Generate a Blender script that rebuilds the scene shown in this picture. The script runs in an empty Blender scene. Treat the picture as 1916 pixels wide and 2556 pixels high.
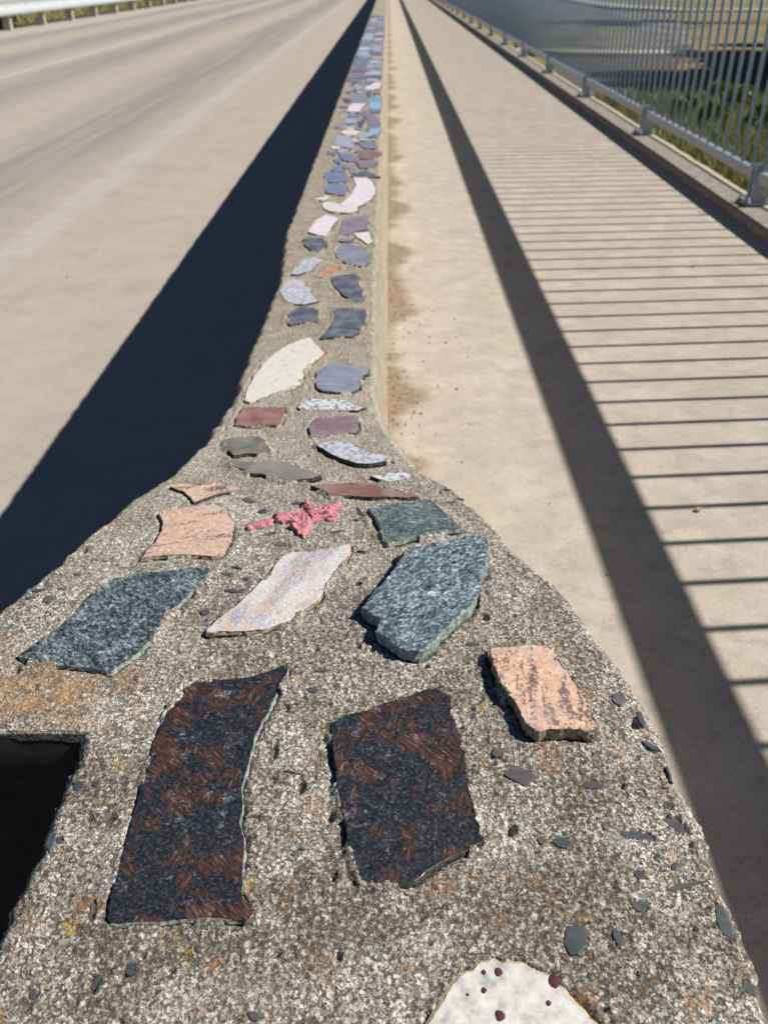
import bpy, bmesh, math, random
import numpy as np
from mathutils import Vector, Matrix, Euler
random.seed(7)
rng = np.random.default_rng(7)
sc = bpy.context.scene
C = sc.collection

# ------------------------------------------------------------------ camera
CAM_Z, PITCH, FPX = 0.90, math.atan(1353 / 2250.0), 2250.0
cam = bpy.data.cameras.new('camera')
camo = bpy.data.objects.new('camera', cam); C.objects.link(camo)
cam.sensor_fit = 'VERTICAL'; cam.sensor_height = 24.0
cam.lens = FPX / 2556 * 24.0
cam.clip_start = 0.02; cam.clip_end = 2000
camo.location = (0, 0, CAM_Z)
YAW = math.atan(10 / FPX / math.cos(PITCH) ** -1)
camo.rotation_euler = (math.pi / 2 - PITCH, 0, YAW)
cam.dof.use_dof = True
cam.dof.focus_distance = 0.485
cam.dof.aperture_fstop = 11
sc.camera = camo

# ------------------------------------------------------------------ light
SUN_EL, SUN_AZ = math.radians(42.8), math.radians(5)
w = bpy.data.worlds.new('World'); sc.world = w; w.use_nodes = True
nt = w.node_tree; bg = nt.nodes['Background']
sky = nt.nodes.new('ShaderNodeTexSky'); sky.sky_type = 'NISHITA'; sky.sun_disc = False
sky.sun_elevation = SUN_EL; sky.sun_rotation = math.radians(85)
sky.altitude = 3500; sky.air_density = .8; sky.dust_density = 0; sky.ozone_density = 4.5
nt.links.new(sky.outputs[0], bg.inputs[0]); bg.inputs[1].default_value = 0.05
sl = bpy.data.lights.new('sun', 'SUN'); sl.energy = 5.0; sl.angle = math.radians(0.53); sl.color = (1, .94, .85)
so = bpy.data.objects.new('sun', sl); C.objects.link(so)
sdir = Vector((math.cos(SUN_EL) * math.cos(SUN_AZ), math.cos(SUN_EL) * math.sin(SUN_AZ), math.sin(SUN_EL)))
so.rotation_euler = sdir.to_track_quat('Z', 'Y').to_euler(); so.location = (5, 0, 6)
sc.view_settings.view_transform = 'Standard'; sc.view_settings.look = 'None'
sc.view_settings.exposure = 0.22; sc.view_settings.gamma = 1.0
sc.view_settings.use_curve_mapping = False

# ------------------------------------------------------------------ helpers
RM = Euler(camo.rotation_euler).to_matrix()
def at(px, py, z):
    """point of the horizontal plane z that photograph pixel (px, py) shows"""
    d = RM @ Vector(((px - 958) / FPX, -(py - 1278) / FPX, -1))
    t = (z - CAM_Z) / d.z
    return (d.x * t, d.y * t)
CROP = {'D': (0, 0, 1 / 1.15561), 'K2': (760, 200, 6.908), 'K3': (660, 480, 4.876), 'K4': (540, 820, 3.604),
        'K5': (400, 1140, 2.0725), 'K6': (0, 1380, 1.8422), 'K7': (860, 1300, 2.3686), 'K9': (0, 1700, 2.3686),
        'C6': (0, 1350, 1.658), 'C7': (916, 1556, 1.658), 'C3': (300, 980, 1.658), 'C2': (600, 480, 2.7633)}
SINK = lambda h: h if h <= .002 else h * (.45 if h < .009 else .85)     # how far a stone really stands proud of the mortar
def W(k, pts, z):
    if z > .5: z = .54 + SINK(z - .54)
    ox, oy, s = CROP[k]
    return [at(ox + x / s, oy + y / s, z) for x, y in pts]

def tag(o, label=None, cat=None, group=None, kind=None):
    if label: o['label'] = label
    if cat: o['category'] = cat
    if group: o['group'] = group
    if kind: o['kind'] = kind
    return o
def link(name, me, mats=(), parent=None):
    o = bpy.data.objects.new(name, me); C.objects.link(o)
    for m in (mats if isinstance(mats, (list, tuple)) else [mats]): me.materials.append(m)
    if parent: o.parent = parent
    return o
def empty(name, loc=(0, 0, 0)):
    o = bpy.data.objects.new(name, None); o.empty_display_size = .1; o.location = loc; C.objects.link(o); return o
def box(bm, x0, x1, y0, y1, z0, z1, mi=0, bev=0):
    vs = [bm.verts.new((x, y, z)) for x in (x0, x1) for y in (y0, y1) for z in (z0, z1)]
    fs = [bm.faces.new([vs[i] for i in f]) for f in ((0, 1, 3, 2), (4, 6, 7, 5), (0, 4, 5, 1), (2, 3, 7, 6), (0, 2, 6, 4), (1, 5, 7, 3))]
    for f in fs: f.material_index = mi
    if bev:
        es = {e for f in fs for e in f.edges}
        bmesh.ops.bevel(bm, geom=list(es), offset=bev, segments=2, affect='EDGES', profile=.5)
def cyl(bm, x, y, z0, z1, r, n=8, r1=None):
    r1 = r if r1 is None else r1
    a = [bm.verts.new((x + r * math.cos(2 * math.pi * i / n), y + r * math.sin(2 * math.pi * i / n), z0)) for i in range(n)]
    b = [bm.verts.new((x + r1 * math.cos(2 * math.pi * i / n), y + r1 * math.sin(2 * math.pi * i / n), z1)) for i in range(n)]
    for i in range(n):
        f = bm.faces.new((a[i], a[(i + 1) % n], b[(i + 1) % n], b[i])); f.smooth = True
    bm.faces.new(b); bm.faces.new(a[::-1])
def mesh(bm, name):
    bmesh.ops.recalc_face_normals(bm, faces=bm.faces[:])
    me = bpy.data.meshes.new(name); bm.to_mesh(me); bm.free(); return me
def npmesh(name, v, f, smooth=True):
    me = bpy.data.meshes.new(name)
    me.vertices.add(len(v)); me.vertices.foreach_set('co', np.asarray(v, np.float32).ravel())
    f = np.asarray(f, np.int32); n, k = f.shape
    me.loops.add(n * k); me.loops.foreach_set('vertex_index', f.ravel())
    me.polygons.add(n); me.polygons.foreach_set('loop_start', np.arange(n, dtype=np.int32) * k)
    me.polygons.foreach_set('use_smooth', np.full(n, smooth))
    me.update(calc_edges=True); me.validate(); return me

# numpy noise
def _h(ix, iy, s):
    n = (ix.astype(np.int64) * 374761393 + iy.astype(np.int64) * 668265263 + s * 974634777) & 0xffffffff
    n = ((n ^ (n >> 13)) * 1274126177) & 0xffffffff
    n = (n ^ (n >> 16)) & 0xffffffff
    return n / 4294967295.0
def vnoise(x, y, s=0):
    ix, iy = np.floor(x), np.floor(y); fx, fy = x - ix, y - iy
    fx = fx * fx * (3 - 2 * fx); fy = fy * fy * (3 - 2 * fy)
    a, b, c, d = _h(ix, iy, s), _h(ix + 1, iy, s), _h(ix, iy + 1, s), _h(ix + 1, iy + 1, s)
    return (a + (b - a) * fx) * (1 - fy) + (c + (d - c) * fx) * fy
def worley(x, y, s=0):
    ix, iy = np.floor(x), np.floor(y); best = np.full(x.shape, 9.); rr = np.zeros(x.shape)
    for dx in (-1, 0, 1):
        for dy in (-1, 0, 1):
            cx, cy = ix + dx, iy + dy
            px, py = cx + _h(cx, cy, s), cy + _h(cx, cy, s + 1)
            d = np.hypot(x - px, y - py); m = d < best
            best = np.where(m, d, best); rr = np.where(m, _h(cx, cy, s + 2), rr)
    return best, rr
def seg_dist(P, poly):
    """signed distance (inside negative) of points P (n,2) to polygon"""
    q = np.asarray(poly); d = np.full(len(P), 9.); ins = np.zeros(len(P), bool)
    for a, b in zip(q, np.roll(q, -1, 0)):
        ab = b - a; t = np.clip(((P - a) @ ab) / max(ab @ ab, 1e-12), 0, 1)
        d = np.minimum(d, np.hypot(*(P - a - t[:, None] * ab).T))
        if a[1] != b[1]:
            c = (a[1] > P[:, 1]) != (b[1] > P[:, 1])
            ins ^= c & (P[:, 0] < (b[0] - a[0]) * (P[:, 1] - a[1]) / (b[1] - a[1]) + a[0])
    return np.where(ins, -d, d)

# ------------------------------------------------------------------ materials
class M:
    def __init__(s, name, rough=.6, spec=.5, metal=0):
        s.m = bpy.data.materials.new(name); s.m.use_nodes = True; s.t = s.m.node_tree; s.b = s.t.nodes['Principled BSDF']
        s.b.inputs['Roughness'].default_value = rough; s.b.inputs['Specular IOR Level'].default_value = spec
        s.b.inputs['Metallic'].default_value = metal
        s.pos = s.n('ShaderNodeNewGeometry').outputs['Position']
    def n(s, t, **k):
        x = s.t.nodes.new(t)
        for a, v in k.items(): setattr(x, a, v)
        return x
    def set(s, sock, v):
        if hasattr(v, 'is_linked') or isinstance(v, bpy.types.NodeSocket): s.t.links.new(v, sock)
        elif isinstance(v, tuple) and len(v) == 3 and sock.type == 'RGBA': sock.default_value = (*v, 1)
        else: sock.default_value = v
    def mapp(s, scale=(1, 1, 1), rot=(0, 0, 0), v=None):
        if any(rot):
            y = s.n('ShaderNodeMapping'); y.inputs['Rotation'].default_value = rot; s.set(y.inputs['Vector'], v or s.pos); v = y.outputs[0]; rot = (0, 0, 0)
        x = s.n('ShaderNodeMapping'); x.inputs['Scale'].default_value = scale; x.inputs['Rotation'].default_value = rot
        s.set(x.inputs['Vector'], v or s.pos); return x.outputs[0]
    def noise(s, scale, det=4, v=None, rough=.55, dist=0, out=0):
        x = s.n('ShaderNodeTexNoise'); s.set(x.inputs['Vector'], v or s.pos)
        x.inputs['Scale'].default_value = scale; x.inputs['Detail'].default_value = det
        x.inputs['Roughness'].default_value = rough; x.inputs['Distortion'].default_value = dist
        return x.outputs[out]
    def vor(s, scale, v=None, feat='F1', out='Distance', rnd=1):
        x = s.n('ShaderNodeTexVoronoi', feature=feat); s.set(x.inputs['Vector'], v or s.pos)
        x.inputs['Scale'].default_value = scale; x.inputs['Randomness'].default_value = rnd; return x.outputs[out]
    def ramp(s, f, stops, interp='LINEAR'):
        x = s.n('ShaderNodeValToRGB'); x.color_ramp.interpolation = interp; e = x.color_ramp.elements
        while len(e) < len(stops): e.new(.5)
        for i, (p, c) in enumerate(stops):
            e[i].position = p; e[i].color = (c, c, c, 1) if not isinstance(c, tuple) else (*c, 1)
        s.set(x.inputs[0], f); return x.outputs[0]
    def mix(s, f, a, b, mode='MIX'):
        x = s.n('ShaderNodeMix', data_type='RGBA', blend_type=mode)
        s.set(x.inputs[0], f); s.set(x.inputs[6], a); s.set(x.inputs[7], b); return x.outputs[2]
    def math(s, op, a, b=0., c=0.):
        x = s.n('ShaderNodeMath', operation=op); s.set(x.inputs[0], a); s.set(x.inputs[1], b); s.set(x.inputs[2], c); return x.outputs[0]
    def sep(s, c):
        x = s.n('ShaderNodeSeparateXYZ'); s.set(x.inputs[0], c); return x.outputs
    def col(s, c): s.set(s.b.inputs['Base Color'], c); return s
    def bump(s, h, strength=.5, dist=.001):
        x = s.n('ShaderNodeBump'); x.inputs['Strength'].default_value = strength; x.inputs['Distance'].default_value = dist
        s.set(x.inputs['Height'], h); s.set(s.b.inputs['Normal'], x.outputs[0]); return s
    def rough(s, r): s.set(s.b.inputs['Roughness'], r); return s

def rough_concrete():
    m = M('weathered exposed aggregate concrete', .9, .25)
    warp = m.mix(.004, m.pos, m.noise(500, 2, out=1), 'ADD')
    cell = m.vor(520, v=warp, out='Color'); dist = m.vor(520, v=warp); c1 = m.sep(cell)
    cell2 = m.vor(210, v=warp, out='Color'); d2 = m.vor(210, v=warp); c2 = m.sep(cell2)
    base = m.ramp(m.noise(900, 4, rough=.7), [(.36, (.10, .092, .078)), (.44, (.34, .315, .27)), (.55, (.58, .55, .485)), (.66, (.90, .87, .80))])
    grain = m.ramp(c1[0], [(0, (.12, .11, .10)), (.22, (.38, .355, .305)), (.5, (.64, .61, .54)), (.75, (.90, .87, .80)), (1, (.97, .95, .91))])
    cr = m.ramp(m.math('ADD', dist, m.math('MULTIPLY', m.math('SUBTRACT', m.noise(1300, 2), .5), .3)), [(.34, .92), (.52, 0.)])
    k = m.mix(cr, base, grain)
    gap = m.math('MULTIPLY', m.ramp(dist, [(.50, 0.), (.66, .8)]), m.ramp(m.sep(m.pos)[1], [(.45, 1.), (.75, .3)]))
    k = m.mix(gap, k, (.07, .06, .046))
    tone = m.noise(26, 5, rough=.7)
    k = m.mix(m.ramp(tone, [(.34, .45), (.50, 0.)]), k, (.17, .15, .12))
    k = m.mix(m.ramp(tone, [(.52, 0.), (.75, .40)]), k, (.72, .69, .61))
    # larger sand grains, pale, tan and rose
    g2 = m.ramp(c2[1], [(0, (.55, .42, .26)), (.35, (.66, .60, .48)), (.6, (.80, .75, .66)), (.8, (.52, .38, .32)), (1, (.22, .21, .21))])
    pick = m.math('MULTIPLY', m.math('GREATER_THAN', c2[0], .74), m.ramp(d2, [(.22, 1.), (.40, 0.)]))
    k = m.mix(pick, k, g2)
    # tiny dark pores
    k = m.mix(m.ramp(m.noise(650, 2, rough=.8), [(.33, 1.), (.41, 0.)]), k, (.035, .03, .022))
    # dirt and moss patches: heavier towards the near end
    xyz = m.sep(m.pos)
    near = m.ramp(xyz[1], [(.12, 1.), (.36, .62), (.62, .32), (1, .12)])
    patch = m.noise(19, 6, rough=.68)
    dirt = m.math('MULTIPLY', m.ramp(patch, [(.41, 0.), (.56, 1.)]), near)
    fine = m.ramp(m.noise(300, 4, rough=.75), [(.42, 1.), (.56, 0.)])
    k = m.mix(m.math('MULTIPLY', dirt, fine), k, (.050, .035, .022))
    k = m.mix(m.math('MULTIPLY', dirt, .25), k, (.15, .115, .075))
    # orange lichen
    lich = m.math('MULTIPLY', m.ramp(m.noise(42, 3, v=m.mapp((1, 1, 1), (0, 0, .7))), [(.59, 0.), (.66, 1.)]), m.ramp(m.noise(380, 3), [(.45, 0.), (.56, .8)]))
    k = m.mix(m.math('MULTIPLY', lich, near), k, (.33, .15, .035))
    yel = m.math('MULTIPLY', m.ramp(m.noise(60, 2, v=m.mapp((1, 1, 1), (0, 0, 2.1))), [(.70, 0.), (.74, 1.)]), m.ramp(m.noise(500, 2), [(.45, 0.), (.55, .9)]))
    k = m.mix(yel, k, (.45, .34, .03))
    # the rust stain on the left wing
    rx, ry = at(95, 1735, .54)
    v = m.n('ShaderNodeVectorMath', operation='DISTANCE'); m.set(v.inputs[0], m.mapp((1, 1.5, 0))); v.inputs[1].default_value = (rx, ry * 1.5, 0)
    rust = m.math('MULTIPLY', m.ramp(v.outputs['Value'], [(.0, .75), (.085, 0.)]), m.ramp(m.noise(60, 5), [(.35, 0.), (.62, 1.)]))
    k = m.mix(rust, k, m.mix(m.ramp(m.noise(500, 2), [(.3, 0.), (.7, 1.)]), (.62, .42, .22), (.38, .17, .06)))
    # far along the wall the mortar is smoother and browner
    far = m.ramp(xyz[1], [(.55, 0.), (1, .75)])
    sm = m.ramp(m.noise(70, 6, rough=.7), [(.3, (.20, .165, .12)), (.5, (.36, .31, .235)), (.7, (.50, .44, .35))])
    k = m.mix(far, k, sm)
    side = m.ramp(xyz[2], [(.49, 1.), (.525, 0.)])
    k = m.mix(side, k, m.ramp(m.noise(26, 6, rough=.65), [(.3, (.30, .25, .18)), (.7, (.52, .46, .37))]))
    m.col(k)
    h = m.math('ADD', m.math('MULTIPLY', m.math('SUBTRACT', 1., dist), .7), m.math('MULTIPLY', m.noise(1100, 3, rough=.7), .8))
    h = m.math('ADD', h, m.math('MULTIPLY', pick, .5))
    m.bump(h, .9, .0011)
    return m.m

def road_concrete(name, light, mid, dark, streak=False):
    m = M(name, .85, .3)
    fine = m.noise(160, 5, rough=.75)
    blot = m.noise(5.5, 6, rough=.62)
    k = m.ramp(blot, [(.32, mid), (.62, light)])
    if streak:
        x = m.sep(m.pos)[0]
        st = m.noise(1.5, 5, v=m.mapp((1, .05, 1)), rough=.6)
        k = m.mix(m.ramp(st, [(.38, 0.), (.62, .45)]), k, (.42, .375, .325))
        fib = m.noise(9, 5, v=m.mapp((1, .03, 1)), rough=.65)
        # tyre tracks polish grey lanes between sandy strips
        for c0, wd, a, cl in ((-1.95, .62, .85, dark), (-3.35, .58, .85, (.27, .245, .25)), (-4.5, .62, .85, (.265, .24, .245)), (-5.75, .5, .85, dark)):
            d = m.math('ABSOLUTE', m.math('ADD', m.math('ADD', x, -c0), m.math('MULTIPLY', m.math('SUBTRACT', st, .5), .8)))
            f = m.math('MULTIPLY', m.ramp(d, [(.05, a), (wd, 0.)], 'EASE'), m.ramp(fib, [(.36, .45), (.60, 1.)]))
            k = m.mix(f, k, cl)
        for c0, wd, a in ((3.85, .07, .6), (1.42, .10, .4)):      # worn paint lines
            d = m.math('ABSOLUTE', m.math('ADD', m.math('ADD', x, c0), m.math('MULTIPLY', m.math('SUBTRACT', m.noise(14, 3), .5), .05)))
            wl = m.math('MULTIPLY', m.ramp(d, [(wd * .5, 1.), (wd, 0.)]), m.ramp(m.noise(5, 7, rough=.8), [(.35, .1), (.65, a)]))
            k = m.mix(wl, k, (.62, .60, .58))
        k = m.mix(m.ramp(m.noise(14, 6, rough=.75), [(.38, .3), (.50, 0.)]), k, (.35, .315, .27))
        k = m.mix(m.ramp(m.noise(2.2, 6, rough=.7), [(.55, 0.), (.75, .35)]), k, (.31, .28, .25))
    else:
        st = m.noise(1.6, 6, rough=.6)
        k = m.mix(m.ramp(st, [(.42, 0.), (.68, .5)]), k, dark)
        k = m.mix(m.ramp(m.noise(17, 6, rough=.75), [(.40, .6), (.50, 0.)]), k, (.345, .31, .26))
        k = m.mix(m.ramp(m.noise(9, 5, rough=.7), [(.50, 0.), (.62, .5)]), k, (.62, .57, .49))
        bx = m.noise(60, 3, v=m.mapp((1, .12, 1)), rough=.6)      # faint broom marks across
        k = m.mix(.18, k, m.ramp(bx, [(.3, mid), (.7, light)]))
        # brown silt drifted against the foot of the wall
        p = m.sep(m.pos)
        wid = m.ramp(m.noise(2.3, 4, v=m.mapp((.0, 1, 0)), rough=.6), [(.38, .045), (.62, .15)])
        e = m.math('SUBTRACT', wid, m.math('ADD', p[0], m.math('MULTIPLY', m.noise(30, 5, rough=.7), .05)))
        f = m.math('MULTIPLY', m.ramp(e, [(.0, 0.), (.05, 1.)]), m.ramp(m.noise(55, 5, rough=.7), [(.3, .35), (.6, .95)]))
        f = m.math('MULTIPLY', f, m.ramp(p[1], [(.9 / 10, 0.), (.12, 1.)]))
        k = m.mix(f, k, m.ramp(m.noise(90, 4), [(.3, (.11, .07, .04)), (.55, (.26, .165, .095)), (.75, (.40, .28, .18))]))
    k = m.mix(m.ramp(fine, [(.30, .45), (.48, 0.)]), k, (.16, .14, .115))
    sp = m.math('MULTIPLY', m.math('GREATER_THAN', m.sep(m.vor(260, out='Color'))[0], .93), m.ramp(m.vor(260), [(.2, .7), (.4, 0.)]))
    k = m.mix(sp, k, (.11, .10, .095))
    m.col(k); m.bump(m.math('ADD', fine, m.math('MULTIPLY', blot, 2.)), .5, .0012)
    return m.m

def plain(name, c, rough=.7, spec=.4, metal=0, var=.25, scale=30):
    m = M(name, rough, spec, metal)
    d = tuple(x * (1 - var) for x in c); l = tuple(min(1, x * (1 + var)) for x in c)
    n = m.noise(scale, 5, rough=.65)
    m.col(m.ramp(n, [(.3, d), (.7, l)])); m.bump(n, .2, .001); return m.m

def granite_dark():
    m = M('brown and black polished granite', .42, .5)
    warp = m.mix(.045, m.pos, m.noise(110, 5, out=1, rough=.8), 'ADD')
    nb = m.ramp(m.noise(520, 6, rough=.8), [(.36, (.004, .005, .009)), (.5, (.014, .017, .024)), (.60, (.055, .060, .075)), (.72, (.26, .27, .31))])
    cc = m.vor(75, v=warp, out='Color'); dd = m.vor(75, v=warp); r = m.sep(cc)
    w2 = m.mix(.003, m.pos, m.noise(120, 3, out=1), 'ADD')
    st = m.noise(1, 5, v=m.mapp((900, 110, 300), (0, 0, -.75), w2), rough=.7)
    stb = m.noise(1, 5, v=m.mapp((900, 110, 300), (0, 0, .25), w2), rough=.7)
    stx = m.mix(m.math('GREATER_THAN', r[2], .5), st, stb)
    br = m.ramp(stx, [(.34, (.012, .010, .010)), (.46, (.042, .020, .015)), (.57, (.105, .052, .039)), (.66, (.28, .17, .135)), (.76, (.60, .45, .40))])
    f = m.math('ADD', dd, m.math('MULTIPLY', m.math('SUBTRACT', m.noise(300, 4, rough=.75), .5), .9))
    f = m.math('ADD', f, m.math('MULTIPLY', m.math('SUBTRACT', .55, r[0]), .9))
    k = m.mix(m.ramp(f, [(.14, .98), (.32, .7), (.46, .0)]), nb, br)
    gr = m.math('MULTIPLY', m.ramp(m.noise(110, 5, rough=.75, v=m.mapp((1, 1, 1), (0, 0, 1.3))), [(.57, 0.), (.68, .8)]), m.ramp(m.noise(700, 3), [(.42, 0.), (.6, 1.)]))
    k = m.mix(gr, k, (.34, .34, .38))
    m.col(k); m.bump(m.noise(500, 4), .15, .0006); m.rough(m.ramp(m.noise(200, 3), [(.3, .34), (.7, .6)])); return m.m
def gneiss(name, a, b, c, rot=.6, sx=1., glossy=.45):
    m = M(name, glossy, .5)
    v = m.mapp((1, sx, 1), (0, 0, rot))
    n1 = m.noise(210, 6, v=v, rough=.7, dist=.8); n2 = m.noise(520, 4, rough=.7); n3 = m.noise(24, 3, v=v, dist=2.)
    f = m.math('ADD', m.math('MULTIPLY', n1, .5), m.math('ADD', m.math('MULTIPLY', n2, .35), m.math('MULTIPLY', n3, .15)))
    m.col(m.ramp(f, [(.42, a), (.49, b), (.55, c), (.60, tuple(min(1, x * 1.9 + .04) for x in c))]))
    m.bump(n2, .25, .0006); return m.m
def pink_granite(name='salmon granite with black veins', rot=.1, cover=.5, base=((.52, .27, .17), (.70, .44, .31), (.80, .66, .55))):
    m = M(name, .6, .4)
    k = m.ramp(m.noise(260, 4, rough=.7), [(.3, base[0]), (.5, base[1]), (.7, base[2])])
    v = m.mapp((1, .22, 1), (0, 0, rot))
    band = m.noise(150, 3, v=v, rough=.6, dist=.4); sp = m.noise(420, 3, rough=.7)
    f = m.math('ADD', m.math('MULTIPLY', band, .55), m.math('MULTIPLY', sp, .45))
    k = m.mix(m.ramp(f, [(.515, 0.), (.57, .85)]), k, (.085, .07, .08))
    k = m.mix(m.ramp(m.noise(70, 4), [(.45, 0.), (.65, .4)]), k, (.50, .45, .43))
    k = m.mix(m.ramp(m.noise(300, 2, v=m.mapp(rot=(0, 0, 2))), [(.62, 0.), (.70, .6)]), k, (.85, .78, .7))
    m.col(k); m.bump(sp, .4, .0008); return m.m
def cream_granite():
    m = M('cream granite with orange swirls', .5, .45)
    k = m.ramp(m.noise(620, 5, rough=.85), [(.34, (.26, .27, .33)), (.46, (.58, .57, .60)), (.56, (.74, .70, .67)), (.72, (.84, .81, .77))])
    k = m.mix(m.math('MULTIPLY', m.ramp(m.noise(1, 3, v=m.mapp((60, 14, 60), (0, 0, .44))), [(.42, 0.), (.58, .8)]), m.ramp(m.noise(600, 3, rough=.85), [(.42, .1), (.56, 1.)])), k, (.16, .18, .26))
    wv = m.mix(.05, m.pos, m.noise(28, 3, out=1), 'ADD')
    a = m.noise(1, 4, v=m.mapp((95, 24, 60), (0, 0, .42), wv), rough=.6)
    k = m.mix(m.math('MULTIPLY', m.ramp(a, [(.53, 0.), (.62, .75)]), m.ramp(m.noise(300, 4), [(.38, .25), (.6, 1.)])), k, (.76, .47, .29))
    b = m.noise(1, 5, v=m.mapp((130, 22, 60), (0, 0, .46), wv), rough=.65)
    k = m.mix(m.math('MULTIPLY', m.ramp(b, [(.60, 0.), (.66, .7)]), m.ramp(m.noise(640, 3), [(.46, .0), (.58, 1.)])), k, (.12, .12, .15))
    m.col(k); m.bump(m.noise(400, 3), .25, .0006); return m.m
def speckle(name, light, dark, thr=.5, scale=260, rough=.5):
    m = M(name, rough, .45)
    n = m.noise(scale, 4, rough=.7, v=m.mapp((1, 1, 1), (0, 0, thr * 3)))
    k = m.ramp(n, [(thr - .09, dark), (thr, tuple((a + b) / 2 for a, b in zip(light, dark))), (thr + .08, light)])
    m.col(k); m.bump(n, .2, .0006); return m.m
def slate(name, c, hi=1.7, rough=.42, spec=.6, dust=.34):
    m = M(name, rough, spec)
    n = m.noise(1, 5, v=m.mapp((45, 260, 200), (0, 0, .12)), rough=.6)
    n2 = m.noise(30, 4)
    k = m.ramp(n, [(.3, tuple(x * .65 for x in c)), (.55, c), (.75, tuple(min(1, x * hi) for x in c))])
    k = m.mix(m.ramp(n2, [(.4, 0.), (.7, .4)]), k, tuple(min(1, x * hi) for x in c))
    k = m.mix(m.ramp(m.noise(55, 5, rough=.7), [(.40, dust * .18), (.62, dust)]), k, (.50, .48, .47))      # dust
    m.col(k); m.bump(n, .3, .0008); return m.m
def quartz():
    m = M('white quartz with cream rim', .45, .5)
    k = m.ramp(m.noise(140, 5, rough=.65), [(.34, (.40, .40, .385)), (.46, (.60, .595, .57)), (.62, (.74, .73, .71))])
    m.col(k); m.b.inputs['Subsurface Weight'].default_value = .0
    m.bump(m.noise(160, 4), .3, .001); return m.m

MAT = dict(
    wall=rough_concrete(),
    road=road_concrete('pale road concrete with tyre wear', (.505, .45, .38), (.43, .385, .33), (.25, .238, .235), True),
    path=road_concrete('beige footpath concrete', (.53, .475, .40), (.44, .395, .33), (.385, .35, .30)),
    kerbc=plain('grey kerb concrete', (.30, .275, .24), .9, .2, 0, .35, 25),
    dark=granite_dark(),
    teal=gneiss('blue green mottled gneiss', (.010, .020, .028), (.060, .085, .095), (.21, .26, .28), .9, 1.8),
    teal2=gneiss('light blue green swirled gneiss', (.018, .032, .042), (.09, .13, .155), (.30, .38, .42), -.9, 2.0),
    teal3=gneiss('grey green banded gneiss', (.03, .05, .052), (.09, .125, .125), (.20, .25, .25), 0.1, 2.5),
    pink=pink_granite(), pink2=pink_granite('pale salmon granite', 1.2, .4, ((.48, .27, .19), (.62, .42, .32), (.70, .58, .49))),
    cream=cream_granite(), quartz=quartz(),
    brown=slate('reddish brown quartzite', (.20, .085, .06)), brick=slate('brick red sandstone', (.22, .06, .045), 1.4, .6),
    plum=slate('plum purple slate', (.19, .115, .155), 1.5), purple=slate('violet purple slate', (.22, .16, .25), 1.4),
    grey=slate('warm grey slate', (.16, .145, .14), 1.6), olive=slate('olive grey slate', (.115, .11, .09), 1.6),
    navy=slate('dark navy slate', (.048, .058, .105), 1.8, .5), blue=slate('slate blue stone', (.13, .175, .34), 1.5),
    blueg=slate('grey blue slate', (.20, .22, .31), 1.6), lav=slate('lavender stone', (.40, .40, .56), 1.3),
    sky=slate('light blue stone', (.32, .47, .72), 1.3), turq=slate('turquoise glazed stone', (.10, .52, .70), 1.2, .25),
    orange=slate('orange brick shard', (.60, .20, .07), 1.3, .6),
    white=speckle('white marble', (.70, .69, .64), (.54, .535, .49), .42, 120),
    palepink=speckle('pale pink marble', (.78, .70, .74), (.55, .52, .60), .42, 110),
    salt=speckle('salt and pepper granite', (.72, .70, .74), (.13, .15, .18), .46, 210),
    lilac=speckle('lilac grey granite', (.58, .57, .66), (.22, .23, .30), .45, 200),
    chip2=slate('purplish grey slate chip', (.075, .068, .074), 1.4, .6, .4, .12),
    chip=slate('blue grey slate chip', (.045, .052, .066), 1.5, .5, .5, .12),
    garnet=plain('dark purple garnet', (.10, .03, .045), .7, .25, 0, .5, 500),
    galv=plain('galvanised steel rail', (.34, .38, .43), .42, .5, .15, .2, 40),
    barm=plain('blue grey galvanised bars', (.23, .32, .45), .38, .5, .3, .2, 60),
    zinc=plain('weathered zinc guardrail', (.62, .66, .68), .45, .5, .35, .08, 6),
    plate=plain('grey painted steel plate', (.10, .11, .12), .5, .5, .4, .25, 60),
    post=plain('sun bleached timber post', (.42, .38, .30), .9, .2, 0, .3, 12),
)
def edge_mat(name, a, b):
    m = M(name, .8, .3); n = m.noise(330, 5, rough=.75)
    m.col(m.ramp(n, [(.36, a), (.62, b)])); m.bump(n, 1., .002); return m.m
EDGE = dict(chip=MAT['chip'], light=edge_mat('broken pale stone edge', (.12, .14, .14), (.50, .52, .49)),
            dark=edge_mat('broken dark stone edge', (.03, .03, .03), (.13, .12, .11)),
            warm=edge_mat('broken warm stone edge', (.20, .13, .07), (.60, .50, .38)),
            white=edge_mat('broken cream stone edge', (.42, .33, .16), (.78, .70, .50)))

# ------------------------------------------------------------------ setting: deck, road, footpath
TOP, ROADZ = .54, -.02
XF = 1.575                                     # fence line
def sheet(name, x0, x1, y0, y1, z0, z1, mat, kind='structure'):
    bm = bmesh.new(); box(bm, x0, x1, y0, y1, z0, z1)
    return tag(link(name, mesh(bm, name), mat), kind=kind)
ROAD_L = -6.75
sheet('road', ROAD_L - .35, -.10, -3, 90, -.5, ROADZ, MAT['road'])
sheet('footpath', -.10, 1.47, -3, 90, -.5, 0, MAT['path'])
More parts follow.
